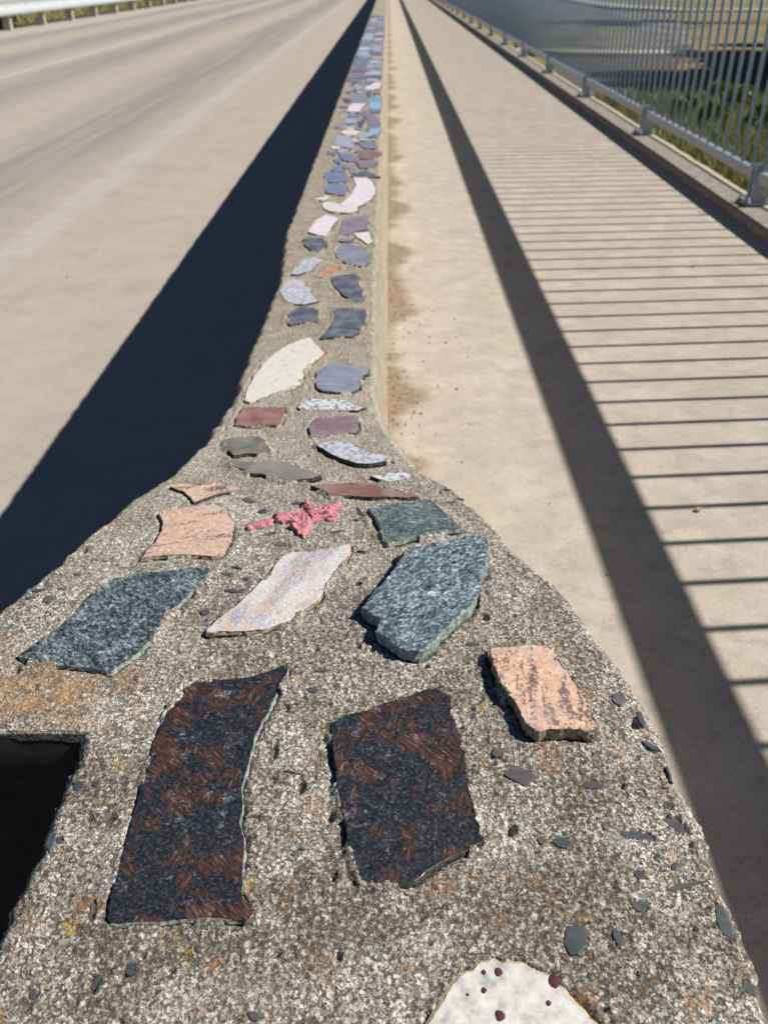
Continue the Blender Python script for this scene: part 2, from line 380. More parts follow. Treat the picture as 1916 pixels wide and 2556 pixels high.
# kerb under the fence with a raised lip; rows of slightly uneven edge
def kerb():
    ys = np.concatenate([np.arange(-1, 12, .05), np.arange(12, 90, .5)]); prof = []
    for y in ys:
        j = (vnoise(np.array([y * 6]), np.array([3.]), 5)[0] - .5) * .014
        prof.append([(1.462 + j * .4, y, -.45), (1.466 + j * .4, y, .022), (1.478 + j * .4, y, .032), (1.585 + j * .3, y, .034),
                     (1.592 + j * .3, y, .042), (1.622 + j, y, .042), (1.632 + j, y, .034), (1.634 + j, y, -.45)])
    v = np.array(prof).reshape(-1, 3); k = 8
    f = [(i * k + a, i * k + a + 1, (i + 1) * k + a + 1, (i + 1) * k + a) for i in range(len(ys) - 1) for a in range(k - 1)]
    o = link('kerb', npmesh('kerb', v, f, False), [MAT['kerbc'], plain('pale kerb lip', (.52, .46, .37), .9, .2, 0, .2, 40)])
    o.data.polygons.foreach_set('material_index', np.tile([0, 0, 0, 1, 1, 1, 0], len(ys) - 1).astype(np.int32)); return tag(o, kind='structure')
kerb()

# ------------------------------------------------------------------ mosaic wall
wall = tag(empty('parapet_wall', (-.1, 1, 0)), 'long low concrete wall with flared near end, its top set with coloured stone pieces', 'wall')
wall_inv = Matrix.Translation((.1, -1, 0))
def adopt(o, p, inv=None):
    o.parent = p; o.matrix_parent_inverse = inv or Matrix.Translation(-p.location); return o

def smooth_poly(p, it=1):
    p = np.asarray(p, float)
    for _ in range(it):
        n = np.roll(p, -1, 0); p = np.stack([.75 * p + .25 * n, .25 * p + .75 * n], 1).reshape(-1, 2)
    return p
def resample(p, step):
    p = np.asarray(p, float); out = []
    for a, b in zip(p, np.roll(p, -1, 0)):
        n = max(1, int(round(np.hypot(*(b - a)) / step)))
        out += [a + (b - a) * i / n for i in range(n)]
    return np.array(out)
def area(p): x, y = p[:, 0], p[:, 1]; return .5 * np.sum(x * np.roll(y, -1) - y * np.roll(x, -1))
POLYS = []       # (polygon, moat strength)
def stone(name, pts, mat, rise=.005, edge='dark', label=None, tilt=(0, 0), jag=.0007, step=.0024, thick=.012, bev=.0004, moat=1., round_=0):
    rise = SINK(rise)
    if tilt == (0, 0) and rise > .001: tilt = (random.uniform(-.012, .012), random.uniform(-.012, .012))
    p = smooth_poly(pts, round_)
    if name == 'quartz_slab': bev = .0022
    if area(p) < 0: p = p[::-1]
    size = math.sqrt(abs(area(p)))
    p = resample(p, max(step, size / 45))
    t = np.roll(p, -1, 0) - np.roll(p, 1, 0); nrm = np.stack([t[:, 1], -t[:, 0]], 1); nrm /= (np.hypot(*nrm.T)[:, None] + 1e-9)
    sd = random.randint(0, 9999); idx = np.arange(len(p))
    j = (vnoise(p[:, 0] * 260, p[:, 1] * 260, sd) - .5) * .9 + (vnoise(p[:, 0] * 90, p[:, 1] * 90, sd + 1) - .5) * 2.6 + (rng.random(len(p)) - .5) * .7
    p = p + nrm * (j * jag)[:, None]
    POLYS.append((p, moat, rise))
    c = p.mean(0); zt = TOP + rise
    def Z(q, dz): return np.column_stack([q, zt + dz + (q[:, 0] - c[0]) * tilt[0] + (q[:, 1] - c[1]) * tilt[1]])
    jj = lambda s: ((vnoise(p[:, 0] * 420, p[:, 1] * 420, sd + s) - .5) * jag * 2.2)[:, None]
    rings = [Z(p - nrm * bev, 0), Z(p - nrm * bev * .25, -bev * .45), Z(p + nrm * (jj(3) - .0001), -bev * 1.6),
             Z(p + nrm * (jj(4) + .0006), -rise * .55 - .001), Z(p + nrm * (jj(5) - .0006), -rise - .002), Z(p - nrm * .001, -thick)]
    n = len(p); v = np.vstack(rings)
    me = bpy.data.meshes.new(name)
    faces = [tuple(range(n))]
    for r in range(len(rings) - 1):
        for i in range(n):
            k = (i + 1) % n; faces.append((r * n + k, r * n + i, (r + 1) * n + i, (r + 1) * n + k))
    me.from_pydata([tuple(x) for x in v], [], faces)
    me.polygons[0].use_smooth = False
    mi = np.ones(len(faces), np.int32); mi[:1 + (0 if name == 'quartz_slab' else n)] = 0; me.polygons.foreach_set('material_index', mi)
    me.update()
    o = link(name, me, [MAT[mat], EDGE[edge]])
    o['mean'] = 0
    del o['mean']
    # own origin at the stone
    off = Vector((c[0], c[1], TOP)); me.transform(Matrix.Translation(-off)); o.location = off
    adopt(o, wall)
    if label: o['label'] = label
    return o

Z = TOP + .005
S = stone
S('granite_slab', W('C6', [(770,605),(800,585),(880,572),(960,570),(1040,560),(1110,535),(1165,512),(1190,530),(1165,590),(1130,660),(1090,740),(1055,810),(1040,880),(1015,960),(1003,1040),(1000,1120),(1003,1250),(1003,1380),(1010,1480),(1045,1495),(1048,1550),(1030,1572),(900,1565),(750,1572),(600,1580),(460,1582),(448,1560),(460,1500),(500,1340),(530,1220),(565,1090),(590,980),(620,880),(660,780),(700,690),(745,640)], TOP + .004),
  'dark', .0042, 'light', 'tall dark brown granite slab with curved sides', (0, 0))
S('granite_slab', W('C6', [(1368,760),(1400,735),(1530,690)], TOP + .006) + W('C7', [(130,310),(240,272),(285,265),(330,300),(355,370),(380,450),(400,560),(420,670),(445,770),(470,880),(480,900),(400,945),(310,990),(240,1030),(200,1072),(150,1080),(20,1068)], TOP + .006) + W('C6', [(1560,1425),(1490,1410),(1465,1370),(1445,1280),(1430,1180),(1405,1100),(1390,1000),(1380,900),(1370,820)], TOP + .006),
  'dark', .006, 'dark', 'dark brown granite slab with cut corner')
S('gneiss_slab', W('K6', [(75,470),(150,420),(240,360),(330,290),(400,210),(440,170),(500,125),(600,105),(720,90),(860,75),(960,72),(975,88),(925,135),(875,190),(825,240),(765,275),(735,330),(705,390),(655,440),(600,480),(550,515),(510,550),(440,535),(360,520),(280,512),(200,505),(130,490),(90,485)], TOP + .006),
  'teal', .0065, 'light', 'dark blue green stone slab at the left edge', jag=.0008)
S('granite_slab', W('C3', [(690,665),(800,650),(880,640),(948,622),(955,650),(915,710),(872,770),(822,850),(762,900),(695,945),(615,975),(520,990),(430,992),(360,993),(357,985),(400,945),(470,890),(540,830),(600,770),(640,710),(665,680)], TOP + .006),
  'cream', .0065, 'warm', 'cream granite slab with orange swirls')
S('gneiss_slab', W('K7', [(345,190),(370,165),(480,145),(600,115),(730,90),(830,80),(855,110),(855,160),(845,240),(815,300),(805,380),(780,450),(730,520),(670,580),(600,640),(555,690),(500,745),(440,770),(390,765),(320,750),(250,700),(195,650),(200,590),(130,545),(100,520),(160,450),(230,370),(290,290),(330,230)], TOP + .010),
  'teal2', .0105, 'light', 'large blue green stone slab with broken lower tip', jag=.0012, thick=.016)
S('gneiss_slab', W('K5', [(1070,265),(1100,258),(1230,235),(1380,218),(1420,235),(1480,290),(1558,368),(1480,385),(1380,405),(1290,420),(1215,440),(1182,455),(1160,420),(1130,360),(1098,305)], TOP + .008),
  'teal3', .008, 'light', 'grey green stone slab at the right edge')
S('granite_slab', W('C3', [(160,495),(230,480),(320,470),(400,465),(440,485),(467,530),(465,580),(445,630),(415,672),(380,677),(290,672),(200,672),(120,680),(85,686),(112,650),(150,620),(172,570),(172,530)], TOP + .006),
  'pink2', .0065, 'warm', 'salmon granite piece with notched left side')
S('granite_slab', W('K7', [(862,755),(920,748),(1000,745),(1100,740),(1190,742),(1240,790),(1290,870),(1350,960),(1410,1050),(1460,1140),(1500,1225),(1440,1250),(1300,1240),(1200,1240),(1150,1255),(1100,1235),(1045,1150),(1000,1060),(950,1000),(915,930),(890,860),(870,800)], TOP + .009),
  'pink', .0095, 'warm', 'salmon granite block with black veins', jag=.0009, thick=.015)
q = S('quartz_slab', W('C7', [(230,1658),(260,1600),(300,1545),(330,1480),(380,1440),(420,1420),(460,1385),(510,1370),(560,1390),(640,1395),(700,1415),(770,1435),(800,1480),(850,1520),(890,1570),(930,1620),(960,1658),(985,1720),(960,1800),(800,1850),(500,1860),(280,1800),(210,1730)], TOP + .004),
  'quartz', .0042, 'white', 'white quartz slab dotted with dark red garnets', tilt=(1e-6, 0), jag=.0012)
for gx, gy, gr in ((482,1445,10),(543,1443,17),(775,1480,26),(415,1537,6),(483,1520,12),(750,1573,11),(550,1625,21),(640,1760,14),(400,1730,10)):
    cx, cy = W('C7', [(gx, gy)], TOP + .004)[0]; ex, _ = W('C7', [(gx + gr, gy)], TOP + .004)[0]; r = abs(ex - cx)
    bm = bmesh.new(); bmesh.ops.create_icosphere(bm, subdivisions=2, radius=1)
    for v in bm.verts:
        s = 1 + .18 * math.sin(3 * v.co.x + gx) * math.cos(4 * v.co.y + gy)
        v.co = Vector((v.co.x * r * s, v.co.y * r * s * 1.15, v.co.z * .00035))
    for f in bm.faces: f.smooth = True
    g = link('garnet', mesh(bm, 'garnet'), MAT['garnet']); g.location = (cx - q.location.x, cy - q.location.y, .0020); g.parent = q
S('granite_slab', W('C3', [(205,385),(240,375),(330,378),(365,360),(430,370),(520,400),(440,412),(380,425),(335,440),(305,452),(290,430),(260,405)], Z), 'pink2', .004, 'dark', 'thin salmon granite shard near the left edge')
S('quartzite_shard', W('K5', [(775,148),(900,138),(1040,130),(1140,155),(1230,175),(1320,200),(1280,208),(1190,205),(1080,208),(960,198),(880,208),(860,192),(830,170)], TOP + .006), 'brown', .006, 'dark', 'reddish brown pointed shard')
S('granite_shard', W('K5', [(1090,98),(1140,95),(1210,72),(1260,80),(1330,100),(1290,110),(1240,120),(1190,128),(1150,120)], TOP + .006), 'salt', .006, 'dark', 'small black and white shard at the right edge')
S('slate_shard', W('K4', [(110,1205),(200,1190),(330,1200),(500,1200),(640,1200),(720,1240),(820,1280),(940,1315),(860,1345),(740,1355),(640,1370),(560,1350),(460,1325),(400,1300),(330,1300),(260,1270),(190,1250),(140,1230)], TOP + .008), 'grey', .008, 'dark', 'long grey slate shard')
S('slate_slab', W('K4', [(75,1005),(130,985),(250,975),(380,970),(425,990),(450,1040),(480,1090),(490,1110),(380,1120),(250,1125),(160,1135),(110,1095),(75,1050)], TOP + .006), 'olive', .006, 'dark', 'olive grey slate piece')
S('granite_shard', W('K4', [(880,1040),(960,1020),(1060,1010),(1180,1010),(1230,1040),(1330,1090),(1440,1120),(1540,1150),(1530,1185),(1440,1200),(1370,1215),(1240,1205),(1120,1170),(1020,1125),(940,1075)], TOP + .008), 'lilac', .008, 'dark', 'pale grey lens shaped granite shard')
S('sandstone_tile', W('K4', [(160,860),(190,790),(240,705),(330,702),(450,710),(600,705),(605,720),(588,855),(560,865),(430,865),(300,875),(220,870)], Z), 'brick', .005, 'warm', 'brick red four sided stone')
S('slate_tile', W('K4', [(835,880),(870,825),(920,795),(1050,795),(1200,782),(1275,795),(1272,915),(1250,940),(1130,945),(1000,965),(860,985),(837,955)], Z), 'plum', .005, 'dark', 'plum purple four sided stone')
S('granite_tile', W('K4', [(735,700),(780,630),(860,620),(960,635),(1060,635),(1180,650),(1240,680),(1330,710),(1270,735),(1100,737),(940,730),(820,725),(740,712)], Z), 'salt', .005, 'dark', 'black and white speckled strip of granite')
S('slate_tile', W('K4', [(900,400),(960,340),(1010,310),(1080,300),(1180,320),(1300,340),(1370,360),(1365,400),(1320,420),(1290,480),(1285,535),(1220,572),(1080,570),(960,560),(905,535),(887,470)], Z), 'blueg', .005, 'dark', 'grey blue stone with rounded left side')
S('marble_slab', W('K4', [(255,640),(280,530),(340,430),(430,310),(520,220),(640,150),(760,100),(840,85),(880,140),(920,175),(968,215),(910,260),(850,300),(790,370),(770,430),(750,505),(660,525),(560,565),(460,605),(360,635),(300,655)], Z), 'white', .005, 'white', 'largest white marble piece, long and slanting')
K3 = lambda n, p, m, l=None, e='dark', r=.004: S(n, W('K3', p, TOP + r), m, r, e, l, step=.005)
K3('slate_tile', [(820,1440),(850,1410),(950,1400),(1080,1400),(1190,1410),(1240,1440),(1240,1530),(1200,1620),(1140,1690),(1060,1760),(940,1755),(820,1765),(670,1775),(720,1720),(780,1660),(820,1590),(830,1510)], 'navy', 'large dark navy stone with concave left side')
K3('slate_tile', [(310,1440),(400,1410),(480,1385),(540,1385),(600,1420),(660,1440),(660,1500),(640,1570),(540,1585),(440,1590),(360,1600),(320,1615),(275,1590),(290,1530)], 'navy', 'small five sided dark navy stone')
K3('slate_tile', [(810,1040),(880,1010),(1000,1000),(1080,985),(1130,1040),(1160,1130),(1185,1230),(1195,1345),(1140,1350),(1060,1305),(960,1250),(890,1180),(840,1110)], 'navy', 'dark navy stone shaped like a fin')
K3('granite_tile', [(180,1180),(240,1110),(310,1050),(380,1045),(460,1080),(530,1150),(570,1230),(620,1290),(650,1320),(580,1340),(480,1360),(380,1355),(290,1330),(220,1270)], 'lilac', 'pale speckled granite teardrop')
K3('granite_tile', [(320,995),(370,930),(430,860),(510,800),(600,790),(720,820),(640,870),(600,900),(560,960),(480,975),(400,1000)], 'lilac', 'pale speckled leaf shaped granite')
K3('brick_shard', [(660,1030),(720,980),(800,920),(890,890),(900,920),(830,970),(760,1010),(690,1035)], 'orange', 'thin orange brick shard')
K3('slate_tile', [(850,720),(920,640),(1000,620),(1100,640),(1200,690),(1275,750),(1260,830),(1230,890),(1180,905),(1080,880),(980,850),(890,800)], 'blueg', 'rounded grey blue stone')
K3('slate_tile', [(465,560),(560,550),(720,555),(740,640),(750,660),(640,745),(560,700),(490,640)], 'navy', 'dark blue shield shaped stone')
K3('slate_tile', [(870,560),(960,550),(1080,560),(1050,595),(980,600),(900,590)], 'blueg', 'little grey blue sliver')
K3('marble_tile', [(1080,490),(1180,490),(1270,480),(1310,600),(1250,630),(1180,570),(1120,540)], 'palepink', 'small pale pink marble triangle')
K3('marble_tile', [(525,480),(570,410),(640,330),(740,270),(840,285),(915,315),(850,370),(810,440),(770,530),(680,525),(590,500)], 'palepink', 'pale pink marble piece with curved right side')
K3('slate_tile', [(960,330),(1060,305),(1180,290),(1270,300),(1270,380),(1240,450),(1120,470),(1000,510),(905,518),(930,440)], 'purple', 'violet four sided stone')
K3('marble_tile', [(690,140),(760,100),(880,130),(1000,160),(1130,185),(1130,230),(1040,255),(900,245),(790,230),(710,185)], 'white', 'white marble oblong lying across')
K3('marble_tile', [(600,80),(780,35),(785,75),(720,100)], 'white', 'small pointed white marble chip')
def grow(p, f=1.13):
    c = np.mean(p, 0); return [tuple(c + (np.array(a) - c) * f) for a in p]
K2 = lambda p, m, n='slate_tile', l=None: S(n, W('K2', grow(p), TOP + .004), m, .004, 'dark', l, step=.007)
K2([(850,1700),(960,1710),(1060,1700),(1140,1770),(1190,1860),(1190,1950),(1120,2040),(1000,2120),(900,2160),(800,2180),(640,2130),(760,2020),(840,1930),(890,1830)], 'palepink', 'marble_tile', 'curved pale pink marble piece')
K2([(370,1850),(430,1790),(560,1790),(690,1810),(715,1870),(690,1950),(600,1970),(420,1940),(350,1900)], 'blue')
K2([(345,1640),(380,1590),(500,1590),(650,1590),(700,1680),(720,1750),(560,1755),(430,1745),(360,1710)], 'blue')
K2([(800,1660),(860,1620),(960,1570),(1060,1570),(1180,1620),(1270,1660),(1120,1670),(960,1675)], 'navy')
K2([(530,1460),(760,1470),(800,1490),(780,1530),(660,1510),(560,1490)], 'purple', 'slate_tile', 'pink violet sliver')
K2([(460,1560),(500,1490),(580,1490),(650,1520),(680,1560),(600,1570)], 'blue')
K2([(770,1540),(830,1500),(900,1540),(870,1590),(800,1600)], 'blueg')
K2([(900,1420),(980,1390),(1120,1370),(1240,1410),(1180,1480),(1100,1500),(980,1510)], 'purple')
K2([(600,1290),(700,1270),(810,1280),(900,1350),(920,1390),(760,1400),(680,1370)], 'blue')
K2([(500,1370),(560,1340),(640,1380),(620,1420),(540,1420)], 'blue')
K2([(930,1340),(950,1280),(1040,1230),(1200,1220),(1310,1250),(1240,1310),(1100,1350)], 'brown', 'slate_tile', 'reddish brown oval stone among blue ones')
K2([(560,1190),(740,1190),(740,1250),(600,1260)], 'lav')
K2([(870,1240),(900,1190),(990,1190),(1000,1230),(930,1250)], 'blue')
K2([(530,1120),(560,960),(800,960),(780,1040),(850,1120),(800,1170),(640,1130)], 'lav')
K2([(950,1090),(1080,1060),(1200,1080),(1220,1160),(1080,1175),(1000,1150)], 'blue')
K2([(620,900),(700,860),(850,850),(950,900),(850,945),(720,940)], 'white', 'marble_tile', 'white marble lens')
K2([(920,950),(1100,900),(1170,840),(1300,820),(1280,900),(1150,950),(980,1000)], 'sky')
K2([(960,570),(1060,560),(1180,600),(1270,670),(1250,740),(1100,740),(1080,660)], 'purple')
K2([(1100,770),(1300,750),(1300,800),(1120,820)], 'blue')
K2([(740,630),(770,590),(920,590),(900,640)], 'blue')
K2([(700,740),(720,660),(900,655),(890,740)], 'lav')
K2([(750,540),(780,440),(860,400),(1050,400),(980,470),(940,540)], 'palepink', 'marble_tile')
K2([(830,370),(840,240),(1050,240),(1060,370),(940,380)], 'blueg')
K2([(1120,370),(1150,300),(1300,300),(1300,372)], 'turq', 'glazed_tile', 'small bright turquoise glazed piece')
K2([(1120,385),(1310,382),(1300,480),(1130,485)], 'sky')
K2([(1130,495),(1300,492),(1290,550),(1150,560)], 'blue')
K2([(1030,150),(1200,40),(1310,40),(1290,130),(1150,170)], 'palepink', 'marble_tile')
K2([(860,120),(960,90),(1000,140),(900,170)], 'lav')
# the rows farther along, two stones abreast
yy = at(968, 205, TOP)[1]
pal = ['lilac', 'lav', 'blue', 'sky', 'blueg', 'lav', 'blueg', 'sky', 'purple', 'palepink', 'lilac', 'brown', 'blue', 'navy']
while yy < 9.4:
    L = random.uniform(.085, .14)
    for x0, x1 in ((-.150, -.090), (-.085, -.030)):
        j = lambda a=.006: random.uniform(-a, a)
        y0, y1 = yy + j(.012), yy + L * .92 + j(.012); ym = (y0 + y1) / 2
        S('slate_tile', [(x0 + j(.01), y0 + j(.02)), ((x0 + x1) / 2, y0 + j(.02)), (x1 + j(.01), y0 + j(.02)), (x1 + j(.01), ym), (x1 + j(.01), y1 + j(.02)), ((x0 + x1) / 2, y1 + j(.02)), (x0 + j(.01), y1 + j(.02)), (x0 + j(.01), ym)],
          random.choice(pal), .004, 'dark', step=.02)
    yy += L

# small fragments wedged between the larger stones
cnt = 0
for _ in range(900):
    if cnt >= 60: break
    y = random.uniform(2.15, 3.9); x = random.uniform(-.135, -.035); r0 = random.uniform(.008, .017)
    if any(seg_dist(np.array([[x, y]]), q_)[0] < r0 * .95 for q_, _, _ in POLYS if abs(q_[:, 1].mean() - y) < .25): continue
    k_ = random.choice((5, 6)); a_ = random.random() * 6
    S('slate_fragment', [(x + r0 * random.uniform(.7, 1.1) * math.cos(a_ + 6.283 * i / k_), y + 1.5 * r0 * random.uniform(.7, 1.1) * math.sin(a_ + 6.283 * i / k_)) for i in range(k_)], random.choice(['lav', 'blue', 'blueg', 'lilac', 'navy', 'sky', 'purple', 'palepink']), .004, 'dark', step=.006)
    cnt += 1

# slate chips flush in the concrete
def chip(k, cx, cy, wd, ht, ang=0):
    n = random.choice((5, 6, 7)); a0 = math.radians(ang); pts = []
    for i in range(n):
        t = 2 * math.pi * (i + random.uniform(-.25, .25)) / n; r = random.uniform(.72, 1.15)
        x, y = math.cos(t) * wd / 2 * r, math.sin(t) * ht / 2 * r
        pts.append((cx + x * math.cos(a0) - y * math.sin(a0), cy + x * math.sin(a0) + y * math.cos(a0)))
    o = stone('slate_chip', W(k, pts, TOP + .0004), random.choice(('chip', 'chip', 'chip2')), .0004, 'chip', thick=.004, step=.0016, bev=.0002, moat=0., jag=.0006)
    return o
for k, L in dict(
    C7=[(635,630,130,70,10),(545,535,70,40,0),(1040,310,70,60,20),(1130,390,30,90,-30),(1175,505,110,25,25),(940,670,120,30,8),(1240,755,50,40,0),(1270,835,130,45,30),(1120,880,150,32,12),(1330,1080,170,24,-12),(860,1305,100,120,10),(1035,1300,30,80,-20),(1125,1170,70,45,10),(1475,1240,55,180,-25),(1580,1510,70,40,30),(1250,630,20,80,-15),(430,85,60,20,0),(340,200,50,15,0),(720,900,40,36,0),(805,905,80,56,0),(1130,1040,56,46,0),(1270,1005,30,36,0),(980,835,25,32,0),(810,1380,18,18,0)],
    C6=[(850,290,40,22,0),(970,205,80,14,3),(1490,178,30,18,0),(940,137,60,12,0),(985,110,50,11,10),(1495,45,60,11,0),(200,238,45,24,0),(160,203,60,15,0),(255,198,30,14,0),(325,140,50,11,10),(120,235,50,15,0),(1290,615,60,30,5),(1330,535,70,15,0),(1225,520,34,22,0),(985,515,40,12,0),(400,1003,35,35,0),(325,1010,34,46,30),(247,1240,35,35,0),(212,1240,32,75,20),(385,1530,18,92,10),(1255,1420,45,40,-30),(1225,1290,45,18,-20),(1215,958,80,14,12)],
    K9=[(570,1780,42,140,20),(775,1705,46,76,-10),(195,1850,50,60,0),(1095,1845,40,25,0),(1500,1980,90,70,0),(1165,1580,42,46,0)],
    K5=[(1030,655,35,25,0),(560,400,90,16,-5),(920,385,90,14,-8),(610,455,90,12,3),(530,280,50,20,-10),(700,240,70,18,-8),(1010,325,45,14,0),(455,225,80,20,15),(1030,490,50,12,0),(445,630,40,16,0),(385,570,55,14,5),(1480,170,60,10,3),(1500,235,50,12,0),(1550,215,50,10,0),(1035,290,90,30,42),(1180,25,70,18,8)],
).items():
    for c in L: chip(k, *c)

# ---- wall body: one swept skin with fine relief
NOTCH = W('D', [(172, 1583)], TOP)[0]
Lp = W('D', [(812,-20),(805,20),(770,130),(733,235),(690,335),(640,505),(600,620),(547,740),(507,850),(480,900),(440,955),(370,1020),(290,1075),(200,1150),(100,1235),(0,1315),(-110,1415),(-175,1500),(-190,1560),(172,1600),(168,1628),(140,1690),(110,1765),(78,1850),(40,1935),(0,2015),(-60,2140),(-110,2240)], TOP)
Rp = W('D', [(818,680),(814,780),(812,860),(822,905),(850,950),(905,1010),(1000,1072),(1110,1180),(1230,1300),(1330,1420),(1410,1550),(1470,1690),(1530,1830),(1592,2010),(1658,2200)], TOP)
Lp = np.array(Lp); Rp = np.array(Rp)
far_l = -.162; far_r = -.0145
yl = Lp[:, 1][::-1]; xl = Lp[:, 0][::-1].copy(); yr = Rp[:, 1][::-1]; xr = Rp[:, 0][::-1].copy()
xl[yl > 1.25] = far_l; xr[yr > 1.0] = far_r
print('left edge', np.round(Lp[:12], 3).tolist()); print('right', np.round(Rp[:5], 3).tolist())
jm = np.argmin(np.abs(yl - NOTCH[1] + .004) + 9 * (xl < -.25)); YJ = NOTCH[1]
wing = xl < -.0 ; lo = yl < YJ; k0 = np.where(lo)[0][-1]
yl = np.concatenate([yl[:k0 + 1], [YJ - .0003, YJ], yl[k0 + 1:]]); xl = np.concatenate([xl[:k0 + 1], [NOTCH[0], xl[k0 + 1] - .004], xl[k0 + 1:]])
yl = np.concatenate([[-.25], yl, [70]]); xl = np.concatenate([[xl[0] - .0], xl, [far_l]])
yr = np.concatenate([[-.25, -.1], yr, [70]]); xr = np.concatenate([[xr[0] + .03, xr[0] + .03], xr, [far_r]])
rows = []; y = -.24
while y < 66:
    rows.append(y); d2 = y * y + .13
    y += max(.0011, 1.12 * d2 / (880 * .36)) if y > .15 else .01
rows = np.array(rows); NR = len(rows)
XL = np.interp(rows, yl, xl); XR = np.interp(rows, yr, xr)
# soften the interpolated corners a little, keep the step of the recess crisp
kern = np.ones(9) / 9; pad = lambda a: np.convolve(np.pad(a, 4, mode='edge'), kern, 'valid')
XLs = pad(XL); ji = np.argmax(np.abs(np.diff(XL))); near_j = np.abs(np.arange(NR) - ji) < 7; XL = np.where(near_j, XL, XLs); XR = pad(XR)
dens = np.clip(1 / (rows + .3), 0, 2.5)
XL = XL + (vnoise(rows * 70, rows * 0, 11) - .5) * .0042 + (vnoise(rows * 320, rows * 0, 12) - .5) * .0018
XR = XR + (vnoise(rows * 70, rows * 0, 13) - .5) * .0042 + (vnoise(rows * 320, rows * 0, 14) - .5) * .0018
NT = 410; NA = 90; NB = 50; r = .006
XM = np.interp(rows, [-.25, .2, .40, .47, .56, .75, 1.2, 70], [-.155, -.112, -.092, -.087, -.085, -.085, -.10, -.10]); XM = np.clip(XM, XL + .020, XR - .03)
up_ = rows >= YJ - .0002
XN = np.where(up_, np.interp(rows, [YJ, YJ + .12, .80, 70], [NOTCH[0] + .008, NOTCH[0] + .012, -.125, -.135]), XL + .010); XN = np.clip(XN, XL + .010, XM - .006)
arc = [(r * math.sin(a) - r, r * math.cos(a) - r) for a in np.linspace(math.radians(12), math.radians(90), 6)]   # outward offset, dz
cols_x = []; cols_z = []
u = np.linspace(0, 1, NT)
zdown = [-.012, -.02, -.03, -.045, -.065, -.1, -.16, -.25, -.4, -.54]
def bat(z): return -z / .54 * .0135
for z in zdown[::-1]: cols_x.append(XL - bat(z) * .5); cols_z.append(np.full(NR, z if z > -.53 else -.58))
for ox, dz in arc[::-1]: cols_x.append(XL - ox); cols_z.append(np.full(NR, dz))
for t in np.linspace(0, 1, NA)[:-1]: cols_x.append(XL + r + (XN - XL - r) * t); cols_z.append(np.zeros(NR))
for t in np.linspace(0, 1, NB)[:-1]: cols_x.append(XN + (XM - XN) * t); cols_z.append(np.zeros(NR))
for t in np.linspace(0, 1, NT - NA - NB): cols_x.append(XM + (XR - r - XM) * t); cols_z.append(np.zeros(NR))
for ox, dz in arc: cols_x.append(XR + ox); cols_z.append(np.full(NR, dz))
for z in zdown: cols_x.append(XR + bat(z)); cols_z.append(np.full(NR, z))
X = np.stack(cols_x, 1); Zz = np.stack(cols_z, 1); Y = np.repeat(rows[:, None], X.shape[1], 1)
NC = X.shape[1]; fx, fy, fz = X.ravel(), Y.ravel(), Zz.ravel()
vv = fy + np.where(fz < -.006, fz, 0) * 0
s2 = fx + np.where(fz < -.004, np.sign(fx + .08) * -fz, 0)       # unrolled coordinate
fade = np.clip(1.35 - fy * .95, .12, 1)
d, rr = worley(s2 / .0027, fy / .0027, 3); g = np.clip(.62 - d, 0, 1) * (.25 + rr) * .0015
d3, r3 = worley(s2 / .0075, fy / .0075, 21); g += np.where(r3 > .72, np.clip(.42 - d3, 0, 1) * .0030, 0)
g += (vnoise(s2 / .0016, fy / .0016, 5) - .5) * .0006
g += (vnoise(s2 / .012, fy / .012, 6) - .5) * .0016 + (vnoise(s2 / .05, fy / .05, 7) - .5) * .0022
pit, rp = worley(s2 / .016, fy / .016, 31); g -= np.where(rp > .80, np.clip(.17 - pit, 0, 1) * .018, 0)
g *= fade
P = np.stack([fx, fy], 1); top = fz > -.001
low = np.zeros(len(fx)); order = np.argsort(fy, kind='stable'); ysorted = fy[order]
for poly, moat, rise in POLYS:
    mn, mx = poly.min(0) - .014, poly.max(0) + .014
    a, b = np.searchsorted(ysorted, [mn[1], mx[1]])
    ii = order[a:b]; ii = ii[(fx[ii] > mn[0]) & (fx[ii] < mx[0]) & top[ii]]
    if not len(ii): continue
    sd = seg_dist(P[ii], poly)
    # a gap round each piece that is deeper on some sides, with a low ridge of mortar outside it
    var = .35 + .9 * vnoise(P[ii][:, 0] * 45, P[ii][:, 1] * 45, 77)
    m = np.where(sd < 0, -.0032 if moat else -.0007, 0) - np.clip(1 - sd / .0026, 0, 1) * (sd >= 0) * .0024 * np.clip(var - .45, 0, 1) * 1.5 * moat
    m += np.where(sd > 0, np.exp(-((sd - .0055) / .0028) ** 2) * .0012 * moat * vnoise(P[ii][:, 0] * 60, P[ii][:, 1] * 60, 8), 0)
    if moat and rise > .0015:      # cement smeared over parts of the rim
        sm_ = (vnoise(P[ii][:, 0] * 75, P[ii][:, 1] * 75, 55) > .60) & (sd > -.0026 * vnoise(P[ii][:, 0] * 240, P[ii][:, 1] * 240, 56)) & (sd < .004)
        m = np.where(sm_, rise * np.clip(1 - np.maximum(sd, 0) / .004, 0, 1) + .0003, m)
    low[ii] += m
    inside = ii[sd < .0004]; g[inside] = np.minimum(g[inside], 0) if moat else -.0002
fzz = fz + TOP + np.where(fz > -.012, g + low, 0)
side = fz < -.004
fxx = fx + np.where(side, np.where(fx > XL.mean() * 0 + np.repeat(((XL + XR) / 2)[:, None], NC, 1).ravel(), g, -g) * .9, 0)
